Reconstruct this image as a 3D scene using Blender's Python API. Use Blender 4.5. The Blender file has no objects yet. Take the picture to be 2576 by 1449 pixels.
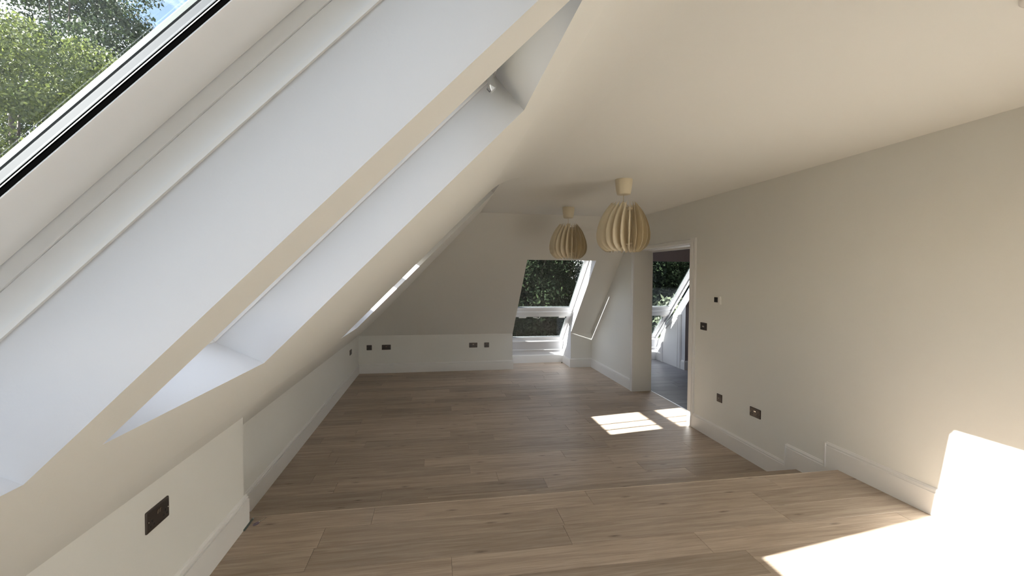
import bpy, math, random
import numpy as np
from mathutils import Vector, Matrix

random.seed(7)
RNG = np.random.default_rng(7)
SC = bpy.context.scene
COL = SC.collection
U = 1.8                      # metres per measuring unit (one unit = eye height over the lower floor)

# ------------------------------------------------------------------ camera
F_PX = 1103.73
yaw, pitch, roll = 0.17003, -0.0272, 0.00629
fw = Vector((math.sin(yaw) * math.cos(pitch), math.cos(yaw) * math.cos(pitch), math.sin(pitch)))
rt = Vector((math.cos(yaw), -math.sin(yaw), 0))
up = rt.cross(fw)
r2 = rt * math.cos(roll) + up * math.sin(roll)
u2 = -rt * math.sin(roll) + up * math.cos(roll)
cam = bpy.data.cameras.new('camera')
cam.sensor_width = 36.0
cam.lens = F_PX / 2576 * 36.0
cam.clip_start = 0.02
cam.clip_end = 400
cam_o = bpy.data.objects.new('camera', cam)
M = Matrix((r2, u2, -fw)).transposed().to_4x4()
M.translation = Vector((0, 0, U))
cam_o.matrix_world = M
COL.objects.link(cam_o)
SC.camera = cam_o

# ------------------------------------------------------------------ exposure, sun, sky
SC.view_settings.view_transform = 'Standard'
SC.view_settings.look = 'None'
SC.view_settings.gamma = 1.0
SC.view_settings.use_curve_mapping = False
SC.view_settings.exposure = 1.88
SC.cycles.max_bounces = 14
SC.cycles.diffuse_bounces = 9
SC.cycles.glossy_bounces = 4
SC.cycles.transmission_bounces = 8
SC.cycles.transparent_max_bounces = 24
SC.cycles.sample_clamp_indirect = 6.0
SC.cycles.caustics_reflective = False
SC.cycles.caustics_refractive = False

SUN_DX, SUN_DY = 1.84, 0.40
sun_dir = Vector((SUN_DX, SUN_DY, -1.0)).normalized()
sl = bpy.data.lights.new('sun', 'SUN')
sl.energy = 16.0
sl.color = (1.0, 0.97, 0.93)
sl.angle = math.radians(0.53)
so = bpy.data.objects.new('sun', sl)
so.rotation_euler = (-sun_dir).to_track_quat('Z', 'Y').to_euler()
COL.objects.link(so)

world = bpy.data.worlds.new('sky')
SC.world = world
world.use_nodes = True
wn = world.node_tree.nodes
wl = world.node_tree.links
wn.clear()
wout = wn.new('ShaderNodeOutputWorld')
wbg = wn.new('ShaderNodeBackground')
sky = wn.new('ShaderNodeTexSky')
sky.sky_type = 'NISHITA'
sky.sun_disc = False
sky.sun_elevation = math.asin(-sun_dir.z)
sky.sun_rotation = math.atan2(-sun_dir.x, -sun_dir.y)
sky.altitude = 50
sky.air_density = 1.0
sky.dust_density = 1.6
sky.ozone_density = 1.0
wtc = wn.new('ShaderNodeTexCoord')
wno = wn.new('ShaderNodeTexNoise')
wno.inputs['Scale'].default_value = 3.2
wno.inputs['Detail'].default_value = 7
wno.inputs['Roughness'].default_value = 0.58
wmp = wn.new('ShaderNodeMapping')
wmp.inputs['Scale'].default_value = (1, 1, 2.2)
wra = wn.new('ShaderNodeValToRGB')
wra.color_ramp.elements[0].position = 0.42
wra.color_ramp.elements[1].position = 0.66
wmx = wn.new('ShaderNodeMixRGB')
wmx.inputs[2].default_value = (1.05, 1.08, 1.13, 1)
wl.new(wtc.outputs['Generated'], wmp.inputs['Vector'])
wl.new(wmp.outputs['Vector'], wno.inputs['Vector'])
wl.new(wno.outputs['Fac'], wra.inputs['Fac'])
wl.new(wra.outputs['Color'], wmx.inputs['Fac'])
wl.new(sky.outputs['Color'], wmx.inputs[1])
SKY_STRENGTH = 0.52
# the Nishita texture is in physical units: bring it to the cloud colour's range first
wsc = wn.new('ShaderNodeVectorMath'); wsc.operation = 'SCALE'
wsc.inputs['Scale'].default_value = 0.075
wl.new(sky.outputs['Color'], wsc.inputs[0])
wl.new(wsc.outputs[0], wmx.inputs[1])
wl.new(wmx.outputs['Color'], wbg.inputs['Color'])
wbg.inputs['Strength'].default_value = 2.6 * SKY_STRENGTH
wl.new(wbg.outputs['Background'], wout.inputs['Surface'])


# ------------------------------------------------------------------ materials
def mat(name, col, rough=0.6, metal=0.0, spec=0.5, bump=0.0, bscale=200.0, var=0.0, vscale=2.0, coat=0.0):
    m = bpy.data.materials.new(name)
    m.use_nodes = True
    nt = m.node_tree
    b = nt.nodes['Principled BSDF']
    b.inputs['Base Color'].default_value = (*col, 1)
    b.inputs['Roughness'].default_value = rough
    b.inputs['Metallic'].default_value = metal
    b.inputs['Specular IOR Level'].default_value = spec
    b.inputs['Coat Weight'].default_value = coat
    tc = nt.nodes.new('ShaderNodeTexCoord')
    if var:
        n = nt.nodes.new('ShaderNodeTexNoise')
        n.inputs['Scale'].default_value = vscale
        n.inputs['Detail'].default_value = 4
        nt.links.new(tc.outputs['Object'], n.inputs['Vector'])
        mx = nt.nodes.new('ShaderNodeMixRGB')
        mx.inputs[1].default_value = (*[c * (1 - var) for c in col], 1)
        mx.inputs[2].default_value = (*[min(1, c * (1 + var)) for c in col], 1)
        nt.links.new(n.outputs['Fac'], mx.inputs['Fac'])
        nt.links.new(mx.outputs['Color'], b.inputs['Base Color'])
    if bump:
        n = nt.nodes.new('ShaderNodeTexNoise')
        n.inputs['Scale'].default_value = bscale
        n.inputs['Detail'].default_value = 3
        nt.links.new(tc.outputs['Object'], n.inputs['Vector'])
        bp = nt.nodes.new('ShaderNodeBump')
        bp.inputs['Strength'].default_value = bump
        bp.inputs['Distance'].default_value = 0.002
        nt.links.new(n.outputs['Fac'], bp.inputs['Height'])
        nt.links.new(bp.outputs['Normal'], b.inputs['Normal'])
    return m


M_WALL = mat('wall_paint', (0.795, 0.798, 0.772), 0.75, spec=0.25, bump=0.12, bscale=160, var=0.012, vscale=1.5)
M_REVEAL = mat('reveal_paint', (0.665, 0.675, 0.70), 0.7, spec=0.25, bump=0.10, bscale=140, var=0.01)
M_TRIM = mat('trim_gloss', (0.80, 0.80, 0.795), 0.38, spec=0.45)
M_TRIMW = mat('trim_white', (0.76, 0.76, 0.76), 0.42, spec=0.4)
M_PVC = mat('window_lacquer', (0.80, 0.81, 0.82), 0.3, spec=0.5)
M_GASKET = mat('rubber_gasket', (0.0015, 0.0015, 0.0015), 0.9, spec=0.0)
M_SPACER = mat('spacer_aluminium', (0.04, 0.047, 0.054), 0.6, metal=0.0)
M_CLAD = mat('outer_cladding', (0.10, 0.118, 0.110), 0.5)
M_ALU = mat('aluminium', (0.72, 0.72, 0.72), 0.28, metal=0.9)
M_GREYWALL = mat('grey_wall_paint', (0.40, 0.365, 0.385), 0.7, spec=0.25, bump=0.1, bscale=160)
M_SOCKET = mat('brushed_metal_plate', (0.105, 0.092, 0.085), 0.34, metal=0.9, bump=0.15, bscale=900)
M_CHROME = mat('rocker_chrome', (0.62, 0.58, 0.53), 0.18, metal=1.0)
M_DARK = mat('dark_plastic', (0.035, 0.034, 0.033), 0.4)
M_HOLE = mat('pin_hole_black', (0.004, 0.004, 0.004), 0.6)
M_WHITEPL = mat('white_plastic', (0.80, 0.79, 0.76), 0.35)
M_SCREEN = mat('black_display', (0.004, 0.005, 0.008), 0.12, spec=0.6)
M_LAMP = mat('lamp_cream', (0.74, 0.66, 0.50), 0.5, spec=0.35)
M_CORD = mat('cord_cream', (0.62, 0.55, 0.42), 0.5)
M_STEEL = mat('zinc_steel', (0.42, 0.44, 0.45), 0.35, metal=0.9)
M_STRIPDK = mat('strip_dark', (0.10, 0.13, 0.12), 0.45, metal=0.5)
M_HANDLE = mat('tool_handle', (0.16, 0.12, 0.17), 0.35)
M_BARK = mat('bark', (0.075, 0.060, 0.048), 0.9, var=0.35, vscale=6)
M_SUBFLOOR = mat('plank_joint_dark', (0.10, 0.075, 0.055), 0.8)
M_GRASS = mat('lawn', (0.018, 0.028, 0.010), 0.9, var=0.4, vscale=3)


def glass_mat(name, tint=(0.96, 0.97, 0.97), refl=1.0):
    m = bpy.data.materials.new(name)
    m.use_nodes = True
    nt = m.node_tree
    nt.nodes.clear()
    o = nt.nodes.new('ShaderNodeOutputMaterial')
    t = nt.nodes.new('ShaderNodeBsdfTransparent')
    t.inputs['Color'].default_value = (*tint, 1)
    g = nt.nodes.new('ShaderNodeBsdfGlossy')
    g.inputs['Roughness'].default_value = 0.012
    g.inputs['Color'].default_value = (0.92, 0.97, 1.0, 1)
    # thin-sheet Fresnel (Schlick on the facing angle, the same from both sides)
    ge = nt.nodes.new('ShaderNodeNewGeometry')
    dt = nt.nodes.new('ShaderNodeVectorMath'); dt.operation = 'DOT_PRODUCT'
    nt.links.new(ge.outputs['Incoming'], dt.inputs[0]); nt.links.new(ge.outputs['Normal'], dt.inputs[1])
    ab = nt.nodes.new('ShaderNodeMath'); ab.operation = 'ABSOLUTE'
    nt.links.new(dt.outputs['Value'], ab.inputs[0])
    om = nt.nodes.new('ShaderNodeMath'); om.operation = 'SUBTRACT'; om.inputs[0].default_value = 1.0
    nt.links.new(ab.outputs[0], om.inputs[1])
    pw = nt.nodes.new('ShaderNodeMath'); pw.operation = 'POWER'; pw.inputs[1].default_value = 5.0
    nt.links.new(om.outputs[0], pw.inputs[0])
    lw = nt.nodes.new('ShaderNodeMath'); lw.operation = 'MULTIPLY_ADD'; lw.inputs[1].default_value = 0.92; lw.inputs[2].default_value = 0.05
    nt.links.new(pw.outputs[0], lw.inputs[0])
    mu = nt.nodes.new('ShaderNodeMath'); mu.operation = 'MULTIPLY'; mu.use_clamp = True
    mu.inputs[1].default_value = refl
    mx = nt.nodes.new('ShaderNodeMixShader')
    nt.links.new(lw.outputs[0], mu.inputs[0])
    nt.links.new(mu.outputs[0], mx.inputs['Fac'])
    nt.links.new(t.outputs[0], mx.inputs[1])
    nt.links.new(g.outputs[0], mx.inputs[2])
    nt.links.new(mx.outputs[0], o.inputs['Surface'])
    return m


M_GLASS = glass_mat('window_glass')


def wood_mat(name, lo, mid, hi, dark):
    m = bpy.data.materials.new(name)
    m.use_nodes = True
    nt = m.node_tree
    N, Lk = nt.nodes, nt.links
    b = N['Principled BSDF']
    tc = N.new('ShaderNodeTexCoord')
    oi = N.new('ShaderNodeObjectInfo')
    mulr = N.new('ShaderNodeMath'); mulr.operation = 'MULTIPLY'; mulr.inputs[1].default_value = 61.7
    Lk.new(oi.outputs['Random'], mulr.inputs[0])
    cx = N.new('ShaderNodeCombineXYZ')
    mulr2 = N.new('ShaderNodeMath'); mulr2.operation = 'MULTIPLY'; mulr2.inputs[1].default_value = 17.3
    Lk.new(oi.outputs['Random'], mulr2.inputs[0])
    Lk.new(mulr.outputs[0], cx.inputs[0]); Lk.new(mulr2.outputs[0], cx.inputs[1]); Lk.new(mulr.outputs[0], cx.inputs[2])
    add = N.new('ShaderNodeVectorMath'); add.operation = 'ADD'
    Lk.new(tc.outputs['Object'], add.inputs[0]); Lk.new(cx.outputs[0], add.inputs[1])

    def mapped(sx, sy, sz):
        mp = N.new('ShaderNodeMapping')
        mp.inputs['Scale'].default_value = (sx, sy, sz)
        Lk.new(add.outputs[0], mp.inputs['Vector'])
        return mp

    def noise(mp, sc, det, rough=0.55, dist=0.0):
        n = N.new('ShaderNodeTexNoise')
        n.inputs['Scale'].default_value = sc
        n.inputs['Detail'].default_value = det
        n.inputs['Roughness'].default_value = rough
        n.inputs['Distortion'].default_value = dist
        Lk.new(mp.outputs[0], n.inputs['Vector'])
        return n
    # broad cathedral figure
    n1 = noise(mapped(0.55, 8.5, 1), 2.9, 8, 0.62, 0.7)
    r1 = N.new('ShaderNodeValToRGB')
    e = r1.color_ramp.elements
    e[0].position = 0.36; e[0].color = (*lo, 1)
    e[1].position = 0.64; e[1].color = (*hi, 1)
    k = r1.color_ramp.elements.new(0.5); k.color = (*mid, 1)
    Lk.new(n1.outputs['Fac'], r1.inputs['Fac'])
    # fine fibres
    n2 = noise(mapped(1.3, 75, 1), 3.0, 6, 0.7)
    r2_ = N.new('ShaderNodeValToRGB')
    r2_.color_ramp.elements[0].position = 0.30; r2_.color_ramp.elements[0].color = (0.70, 0.68, 0.66, 1)
    r2_.color_ramp.elements[1].position = 0.62; r2_.color_ramp.elements[1].color = (1.10, 1.10, 1.10, 1)
    Lk.new(n2.outputs['Fac'], r2_.inputs['Fac'])
    mA = N.new('ShaderNodeMixRGB'); mA.blend_type = 'MULTIPLY'; mA.inputs['Fac'].default_value = 0.9
    Lk.new(r1.outputs['Color'], mA.inputs[1]); Lk.new(r2_.outputs['Color'], mA.inputs[2])
    # dark streaks / cracks
    n3 = noise(mapped(0.9, 22, 1), 2.2, 8, 0.7, 1.1)
    r3 = N.new('ShaderNodeValToRGB')
    r3.color_ramp.elements[0].position = 0.655; r3.color_ramp.elements[0].color = (0, 0, 0, 1)
    r3.color_ramp.elements[1].position = 0.74; r3.color_ramp.elements[1].color = (1, 1, 1, 1)
    Lk.new(n3.outputs['Fac'], r3.inputs['Fac'])
    # knots: stretched voronoi cells
    mpk = mapped(2.1, 8.0, 1)
    vo = N.new('ShaderNodeTexVoronoi')
    vo.voronoi_dimensions = '2D'
    vo.inputs['Scale'].default_value = 0.72
    Lk.new(mpk.outputs[0], vo.inputs['Vector'])
    rk = N.new('ShaderNodeValToRGB')
    rk.color_ramp.elements[0].position = 0.012; rk.color_ramp.elements[0].color = (1, 1, 1, 1)
    rk.color_ramp.elements[1].position = 0.075; rk.color_ramp.elements[1].color = (0, 0, 0, 1)
    Lk.new(vo.outputs['Distance'], rk.inputs['Fac'])
    sepc = N.new('ShaderNodeSeparateColor')
    Lk.new(vo.outputs['Color'], sepc.inputs[0])
    gt = N.new('ShaderNodeMath'); gt.operation = 'GREATER_THAN'; gt.inputs[1].default_value = 0.42
    Lk.new(sepc.outputs[0], gt.inputs[0])
    nk = noise(mapped(9, 26, 1), 3, 3)
    mk = N.new('ShaderNodeMath'); mk.operation = 'MULTIPLY'
    Lk.new(rk.outputs['Color'], mk.inputs[0]); Lk.new(gt.outputs[0], mk.inputs[1])
    mk2 = N.new('ShaderNodeMath'); mk2.operation = 'MULTIPLY'; mk2.use_clamp = True
    mkk = N.new('ShaderNodeMath'); mkk.operation = 'MULTIPLY'; mkk.inputs[1].default_value = 1.7
    Lk.new(nk.outputs['Fac'], mkk.inputs[0])
    Lk.new(mk.outputs[0], mk2.inputs[0]); Lk.new(mkk.outputs[0], mk2.inputs[1])
    mxs = N.new('ShaderNodeMath'); mxs.operation = 'MAXIMUM'
    s3 = N.new('ShaderNodeMath'); s3.operation = 'MULTIPLY'; s3.inputs[1].default_value = 0.42
    Lk.new(r3.outputs['Color'], s3.inputs[0])
    Lk.new(s3.outputs[0], mxs.inputs[0]); Lk.new(mk2.outputs[0], mxs.inputs[1])
    fk = N.new('ShaderNodeMath'); fk.operation = 'MULTIPLY'; fk.inputs[1].default_value = 0.72; fk.use_clamp = True
    Lk.new(mxs.outputs[0], fk.inputs[0])
    mB = N.new('ShaderNodeMixRGB'); mB.inputs[2].default_value = (*dark, 1)
    Lk.new(fk.outputs[0], mB.inputs['Fac']); Lk.new(mA.outputs['Color'], mB.inputs[1])
    # per-plank tone
    hs = N.new('ShaderNodeHueSaturation')
    mr = N.new('ShaderNodeMapRange')
    mr.inputs['To Min'].default_value = 0.84; mr.inputs['To Max'].default_value = 1.14
    Lk.new(oi.outputs['Random'], mr.inputs['Value'])
    Lk.new(mr.outputs[0], hs.inputs['Value'])
    Lk.new(mB.outputs['Color'], hs.inputs['Color'])
    Lk.new(hs.outputs['Color'], b.inputs['Base Color'])
    b.inputs['Roughness'].default_value = 0.46
    b.inputs['Specular IOR Level'].default_value = 0.42
    bp = N.new('ShaderNodeBump'); bp.inputs['Strength'].default_value = 0.16; bp.inputs['Distance'].default_value = 0.0015
    Lk.new(n2.outputs['Fac'], bp.inputs['Height'])
    Lk.new(bp.outputs['Normal'], b.inputs['Normal'])
    return m


M_OAK = wood_mat('oak_laminate', (0.345, 0.272, 0.208), (0.415, 0.335, 0.262), (0.485, 0.402, 0.322), (0.10, 0.076, 0.060))
M_NOSE_HILITE = wood_mat('oak_nosing_highlight', (0.42, 0.35, 0.27), (0.48, 0.40, 0.32), (0.54, 0.46, 0.37), (0.2, 0.16, 0.13))  # oak made paler to paint the highlight on the step edge
M_GREYOAK = wood_mat('grey_vinyl_plank', (0.16, 0.16, 0.175), (0.20, 0.20, 0.217), (0.245, 0.245, 0.262), (0.09, 0.09, 0.10))


def leaf_mat(name, c1, c2, trans=0.35, rough=0.42, spec=0.4):
    m = bpy.data.materials.new(name)
    m.use_nodes = True
    nt = m.node_tree
    nt.nodes.clear()
    N, Lk = nt.nodes, nt.links
    o = N.new('ShaderNodeOutputMaterial')
    g = N.new('ShaderNodeNewGeometry')
    mx = N.new('ShaderNodeMixRGB')
    mx.inputs[1].default_value = (*c1, 1); mx.inputs[2].default_value = (*c2, 1)
    Lk.new(g.outputs['Random Per Island'], mx.inputs['Fac'])
    p = N.new('ShaderNodeBsdfPrincipled')
    p.inputs['Roughness'].default_value = rough
    p.inputs['Specular IOR Level'].default_value = spec
    Lk.new(mx.outputs[0], p.inputs['Base Color'])
    t = N.new('ShaderNodeBsdfTranslucent')
    Lk.new(mx.outputs[0], t.inputs['Color'])
    ms = N.new('ShaderNodeMixShader'); ms.inputs['Fac'].default_value = trans
    Lk.new(p.outputs[0], ms.inputs[1]); Lk.new(t.outputs[0], ms.inputs[2])
    Lk.new(ms.outputs[0], o.inputs['Surface'])
    return m


M_LEAF = leaf_mat('leaf_ash', (0.038, 0.056, 0.018), (0.135, 0.160, 0.040), 0.35)
M_LEAFD = leaf_mat('leaf_beech', (0.016, 0.028, 0.010), (0.040, 0.06, 0.018), 0.25)
M_CONIF = leaf_mat('leaf_evergreen', (0.008, 0.012, 0.008), (0.014, 0.021, 0.010), 0.0, 1.0, 0.0)
M_LAUREL = leaf_mat('leaf_laurel', (0.028, 0.038, 0.026), (0.075, 0.090, 0.055), 0.1)


# ------------------------------------------------------------------ mesh helpers
class MB:
    def __init__(s, k=1.0):
        s.v = []; s.f = []; s.k = k; s.mi = []; s.sm = []; s.cur = 0; s.smooth = False

    def pt(s, p):
        s.v.append((p[0] * s.k, p[1] * s.k, p[2] * s.k)); return len(s.v) - 1

    def face(s, pts):
        s.f.append([s.pt(p) for p in pts]); s.mi.append(s.cur); s.sm.append(s.smooth)

    def fidx(s, idx):
        s.f.append(list(idx)); s.mi.append(s.cur); s.sm.append(s.smooth)

    def box(s, a, b):
        x0, x1 = sorted((a[0], b[0])); y0, y1 = sorted((a[1], b[1])); z0, z1 = sorted((a[2], b[2]))
        i = [s.pt(p) for p in ((x0, y0, z0), (x1, y0, z0), (x1, y1, z0), (x0, y1, z0),
                               (x0, y0, z1), (x1, y0, z1), (x1, y1, z1), (x0, y1, z1))]
        for f in ((0, 3, 2, 1), (4, 5, 6, 7), (0, 1, 5, 4), (1, 2, 6, 5), (2, 3, 7, 6), (3, 0, 4, 7)):
            s.fidx([i[q] for q in f])

    def cbox(s, a, b, c):
        """box with chamfered vertical (local z) top edges: top face inset by c, chamfer depth c"""
        x0, x1 = sorted((a[0], b[0])); y0, y1 = sorted((a[1], b[1])); z0, z1 = sorted((a[2], b[2]))
        i = [s.pt(p) for p in ((x0, y0, z0), (x1, y0, z0), (x1, y1, z0), (x0, y1, z0),
                               (x0, y0, z1 - c), (x1, y0, z1 - c), (x1, y1, z1 - c), (x0, y1, z1 - c),
                               (x0 + c, y0 + c, z1), (x1 - c, y0 + c, z1), (x1 - c, y1 - c, z1), (x0 + c, y1 - c, z1))]
        s.fidx([i[q] for q in (0, 3, 2, 1)])
        for q in range(4):
            r = (q + 1) % 4
            s.fidx([i[q], i[r], i[4 + r], i[4 + q]])
            s.fidx([i[4 + q], i[4 + r], i[8 + r], i[8 + q]])
        s.fidx(i[8:12])

    def prism(s, prof, p0, p1, du, dv, cap=True):
        """extrude closed 2-D profile [(u,v)...] from p0 to p1; du,dv the 3-D directions of u and v"""
        p0, p1, du, dv = map(Vector, (p0, p1, du, dv))
        A = [s.pt(p0 + du * u + dv * v) for u, v in prof]
        B = [s.pt(p1 + du * u + dv * v) for u, v in prof]
        n = len(prof)
        for q in range(n):
            r = (q + 1) % n
            s.fidx([A[q], A[r], B[r], B[q]])
        if cap:
            s.fidx(A[::-1]); s.fidx(B)

    def ring(s, x0, x1, y0, y1, t, z0, z1, tb=None, tt=None):
        """rectangular ring (frame) of member width t in the xy plane, z0..z1"""
        tb = t if tb is None else tb
        tt = t if tt is None else tt
        o = [(x0, y0), (x1, y0), (x1, y1), (x0, y1)]
        n = [(x0 + t, y0 + tb), (x1 - t, y0 + tb), (x1 - t, y1 - tt), (x0 + t, y1 - tt)]
        O0 = [s.pt((*p, z0)) for p in o]; O1 = [s.pt((*p, z1)) for p in o]
        N0 = [s.pt((*p, z0)) for p in n]; N1 = [s.pt((*p, z1)) for p in n]
        for q in range(4):
            r = (q + 1) % 4
            s.fidx([O0[r], O0[q], N0[q], N0[r]])
            s.fidx([O1[q], O1[r], N1[r], N1[q]])
            s.fidx([O0[q], O0[r], O1[r], O1[q]])
            s.fidx([N0[r], N0[q], N1[q], N1[r]])

    def lathe(s, prof, c=(0, 0, 0), n=32, cap=True):
        rings = []
        for r, z in prof:
            rings.append([s.pt((c[0] + r * math.cos(2 * math.pi * k / n), c[1] + r * math.sin(2 * math.pi * k / n), c[2] + z)) for k in range(n)])
        for a, b in zip(rings, rings[1:]):
            for k in range(n):
                s.fidx([a[k], a[(k + 1) % n], b[(k + 1) % n], b[k]])
        if cap:
            s.fidx(rings[0][::-1]); s.fidx(rings[-1])

    def tube(s, pts, rad, n=8):
        pts = [Vector(p) for p in pts]
        if not hasattr(rad, '__len__'):
            rad = [rad] * len(pts)
        rings = []
        for i, p in enumerate(pts):
            d = (pts[min(i + 1, len(pts) - 1)] - pts[max(i - 1, 0)]).normalized()
            a = d.orthogonal().normalized(); b = d.cross(a)
            rings.append([s.pt(p + (a * math.cos(2 * math.pi * k / n) + b * math.sin(2 * math.pi * k / n)) * rad[i]) for k in range(n)])
        for a, b in zip(rings, rings[1:]):
            for k in range(n):
                s.fidx([a[k], a[(k + 1) % n], b[(k + 1) % n], b[k]])
        s.fidx(rings[0][::-1]); s.fidx(rings[-1])

    def build(s, name, mats, parent=None, loc=None, mtx=None):
        me = bpy.data.meshes.new(name)
        me.from_pydata(s.v, [], s.f)
        for m in (mats if isinstance(mats, (list, tuple)) else [mats]):
            me.materials.append(m)
        me.polygons.foreach_set('material_index', s.mi)
        me.polygons.foreach_set('use_smooth', s.sm)
        me.update()
        o = bpy.data.objects.new(name, me)
        COL.objects.link(o)
        if mtx is not None:
            o.matrix_basis = mtx
        if loc is not None:
            o.location = loc
        if parent is not None:
            o.parent = parent
        return o


def struct(o, label=None):
    o['kind'] = 'structure'
    if label:
        o['label'] = label
    return o


def empty(name, mtx=None, loc=None):
    o = bpy.data.objects.new(name, None)
    o.empty_display_size = 0.05
    COL.objects.link(o)
    if mtx is not None:
        o.matrix_basis = mtx
    if loc is not None:
        o.location = loc
    return o


def tag(o, label, cat, group=None):
    o['label'] = label; o['category'] = cat
    if group:
        o['group'] = group
    return o


def copy_tree(o, parent=None):
    c = o.copy(); COL.objects.link(c); c.parent = parent
    for ch in [q for q in bpy.data.objects if q.parent == o]:
        copy_tree(ch, c)
    return c


def flip_check(o):
    return o


# ------------------------------------------------------------------ room measures (units)
L, R, D, C = -0.7807, 1.6906, 4.622, 1.5056
ST = 0.18508                     # upper floor level
YB = -2.0                        # wall behind the camera
LU = -0.614                      # near, thicker part of the left wall
YE = 1.525                       # where it ends
m_, b_ = 1.02, 1.157             # left slope
NN = math.hypot(1, m_)
XK = -0.5
KN = 0.385
mf = 1.0125
NF = math.hypot(1, mf)
KF = 0.385
W = 0.089                        # depth of the plaster shafts
JX = (C - b_) / m_               # slope meets ceiling
YC = D - (C - KF) / mf           # far slope meets ceiling
RT = 0.165                       # thickness of the right wall
R2 = R + RT
DY0, DY1, DH = 2.71, 3.565, 1.228    # doorway in the right wall
SX, SY = 2.635, 4.32             # white side wall of the second room


def SZ(x):
    if x < XK:
        return KN + (x - L) * ((b_ + m_ * XK) - KN) / (XK - L)
    return b_ + m_ * x


def FZ(y):
    return KF + mf * (D - y)


def FY(z):
    return D - (z - KF) / mf


# roof-window openings in the left slope, the first one added unseen: (y0, y1, x_bottom, x_top)
OPEN = [(-0.905, -0.515, -0.314, 0.165), (0.005, 0.393, -0.314, 0.165), (0.474, 0.873, -0.314, 0.172), (2.21, 2.645, -0.455, JX - 0.004)]

# ---------------- left sloping wall
mb = MB(U)


def sp(x, y):
    return (x, y, SZ(x))


def hipx(y):           # x on the left slope whose height equals far slope at y
    z = FZ(y)
    x = (z - b_) / m_
    if x < XK:
        x = L + (z - KN) * (XK - L) / ((b_ + m_ * XK) - KN)
    return x


XF, XC = JX - .085, JX + .125          # the plasterer's cove softening slope into ceiling
# lower strips
mb.face([sp(LU, YB), sp(XK, YB), sp(XK, YE), sp(LU, YE)])
YH = FY(SZ(XK))
mb.face([sp(L, YE), sp(LU, YE), sp(XK, YE), sp(XK, YH), sp(L, FY(SZ(L)))])
ys = sorted({YB, YC} | {o[0] for o in OPEN} | {o[1] for o in OPEN})
for a, b in zip(ys, ys[1:]):
    op = [o for o in OPEN if o[0] <= a + 1e-6 and o[1] >= b - 1e-6]
    if op:
        o = op[0]
        segs = [(XK, o[2]), (o[3], JX)]
    else:
        segs = [(XK, JX)]
    if b <= OPEN[3][0] + 1e-6:
        segs[-1] = (segs[-1][0], XF)
    for x0, x1 in segs:
        n = max(1, int((x1 - x0) / 0.1))
        mb.face([sp(x0, a), sp(x1, a), sp(x1, b), sp(x0, b)])
mb.face([sp(XK, YC), sp(JX, YC), sp(XK, YH)])
mb.smooth = True
P0, P1, P2 = Vector((XF, 0, SZ(XF))), Vector((JX, 0, C)), Vector((XC, 0, C))
arc = [P0 * (1 - t) ** 2 + P1 * 2 * t * (1 - t) + P2 * t * t for t in [k / 10 for k in range(11)]]
A = [mb.pt((p.x, YB, p.z)) for p in arc]; B = [mb.pt((p.x, OPEN[3][0], p.z)) for p in arc]
for k in range(10):
    mb.fidx([A[k], A[k + 1], B[k + 1], B[k]])
mb.smooth = False
mb.face([(p.x, OPEN[3][0], p.z) for p in arc] + [(JX, OPEN[3][0], C)])
struct(mb.build('wall_left_slope', M_WALL), 'sloping beige plaster wall above the low left wall')

# ---------------- left low walls
mb = MB(U)
mb.face([(LU, YB, ST - .03), (LU, YE, ST - .03), (LU, YE, SZ(LU)), (LU, YB, SZ(LU))])
mb.face([(LU, YE, 0), (L, YE, 0), (L, YE, SZ(L)), (LU, YE, SZ(LU))])
mb.face([(LU, YE, 0), (LU, YE, ST), (LU, YE - .02, ST), (LU, YE - .02, 0)])
struct(mb.build('wall_left_near', M_WALL), 'low beige wall nearest the camera, under the slope')
mb = MB(U)
mb.face([(L, YE, 0), (L, D, 0), (L, D, KF), (L, YE, KN)])
struct(mb.build('wall_left', M_WALL), 'low beige wall along the lower floor, under the slope')

# ---------------- ceiling
mb = MB(U)
mb.face([(XC, YB, C), (R, YB, C), (R, OPEN[3][0], C), (XC, OPEN[3][0], C)])
mb.face([(JX, OPEN[3][0], C), (R, OPEN[3][0], C), (R, YC, C), (JX, YC, C)])
struct(mb.build('ceiling', M_WALL), 'flat beige painted ceiling')

# ---------------- far wall: low wall + slope with the window opening
WX0, WX1 = 0.803, 1.452
WZT = 1.147
WYT = FY(WZT)
BY = 4.935                       # back of the window recess
BZ = 0.152


def far_parts(x0, x1, wx0, wx1, knee_y=D):
    kz = FZ(knee_y)
    mb1 = MB(U)
    if wx0 > x0:
        mb1.face([(x0, knee_y, 0), (wx0, knee_y, 0), (wx0, knee_y, kz), (x0, knee_y, kz)])
    if x1 > wx1:
        mb1.face([(wx1, knee_y, 0), (x1, knee_y, 0), (x1, knee_y, kz), (wx1, knee_y, kz)])
    return mb1


mb = far_parts(L, R, WX0, WX1)
struct(mb.build('wall_far', M_WALL), 'low beige far wall on both sides of the window recess')
mb = MB(U)
# slope face left of window (bounded by the hip)
mb.face([(L, D, KF), (WX0, D, KF), (WX0, WYT, WZT), (XK, YH, FZ(YH))])
mb.face([(XK, YH, FZ(YH)), (WX0, WYT, WZT), (WX1, WYT, WZT), (R, YC, C), (JX, YC, C)])
mb.face([(WX1, D, KF), (R, D, KF), (R, YC, C), (WX1, WYT, WZT)])
struct(mb.build('wall_far_slope', M_WALL), 'sloping beige far wall above the low wall')

# ---------------- right wall with doorway (thick)
mb = MB(U)


def rwall(x):
    mb.face([(x, YB, 0), (x, DY0, 0), (x, DY0, C), (x, YB, C)])
    mb.face([(x, DY0, DH), (x, DY1, DH), (x, DY1, FZ(DY1)), (x, YC, C), (x, DY0, C)])
    mb.face([(x, DY1, 0), (x, D, 0), (x, D, KF), (x, DY1, FZ(DY1))])


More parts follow.
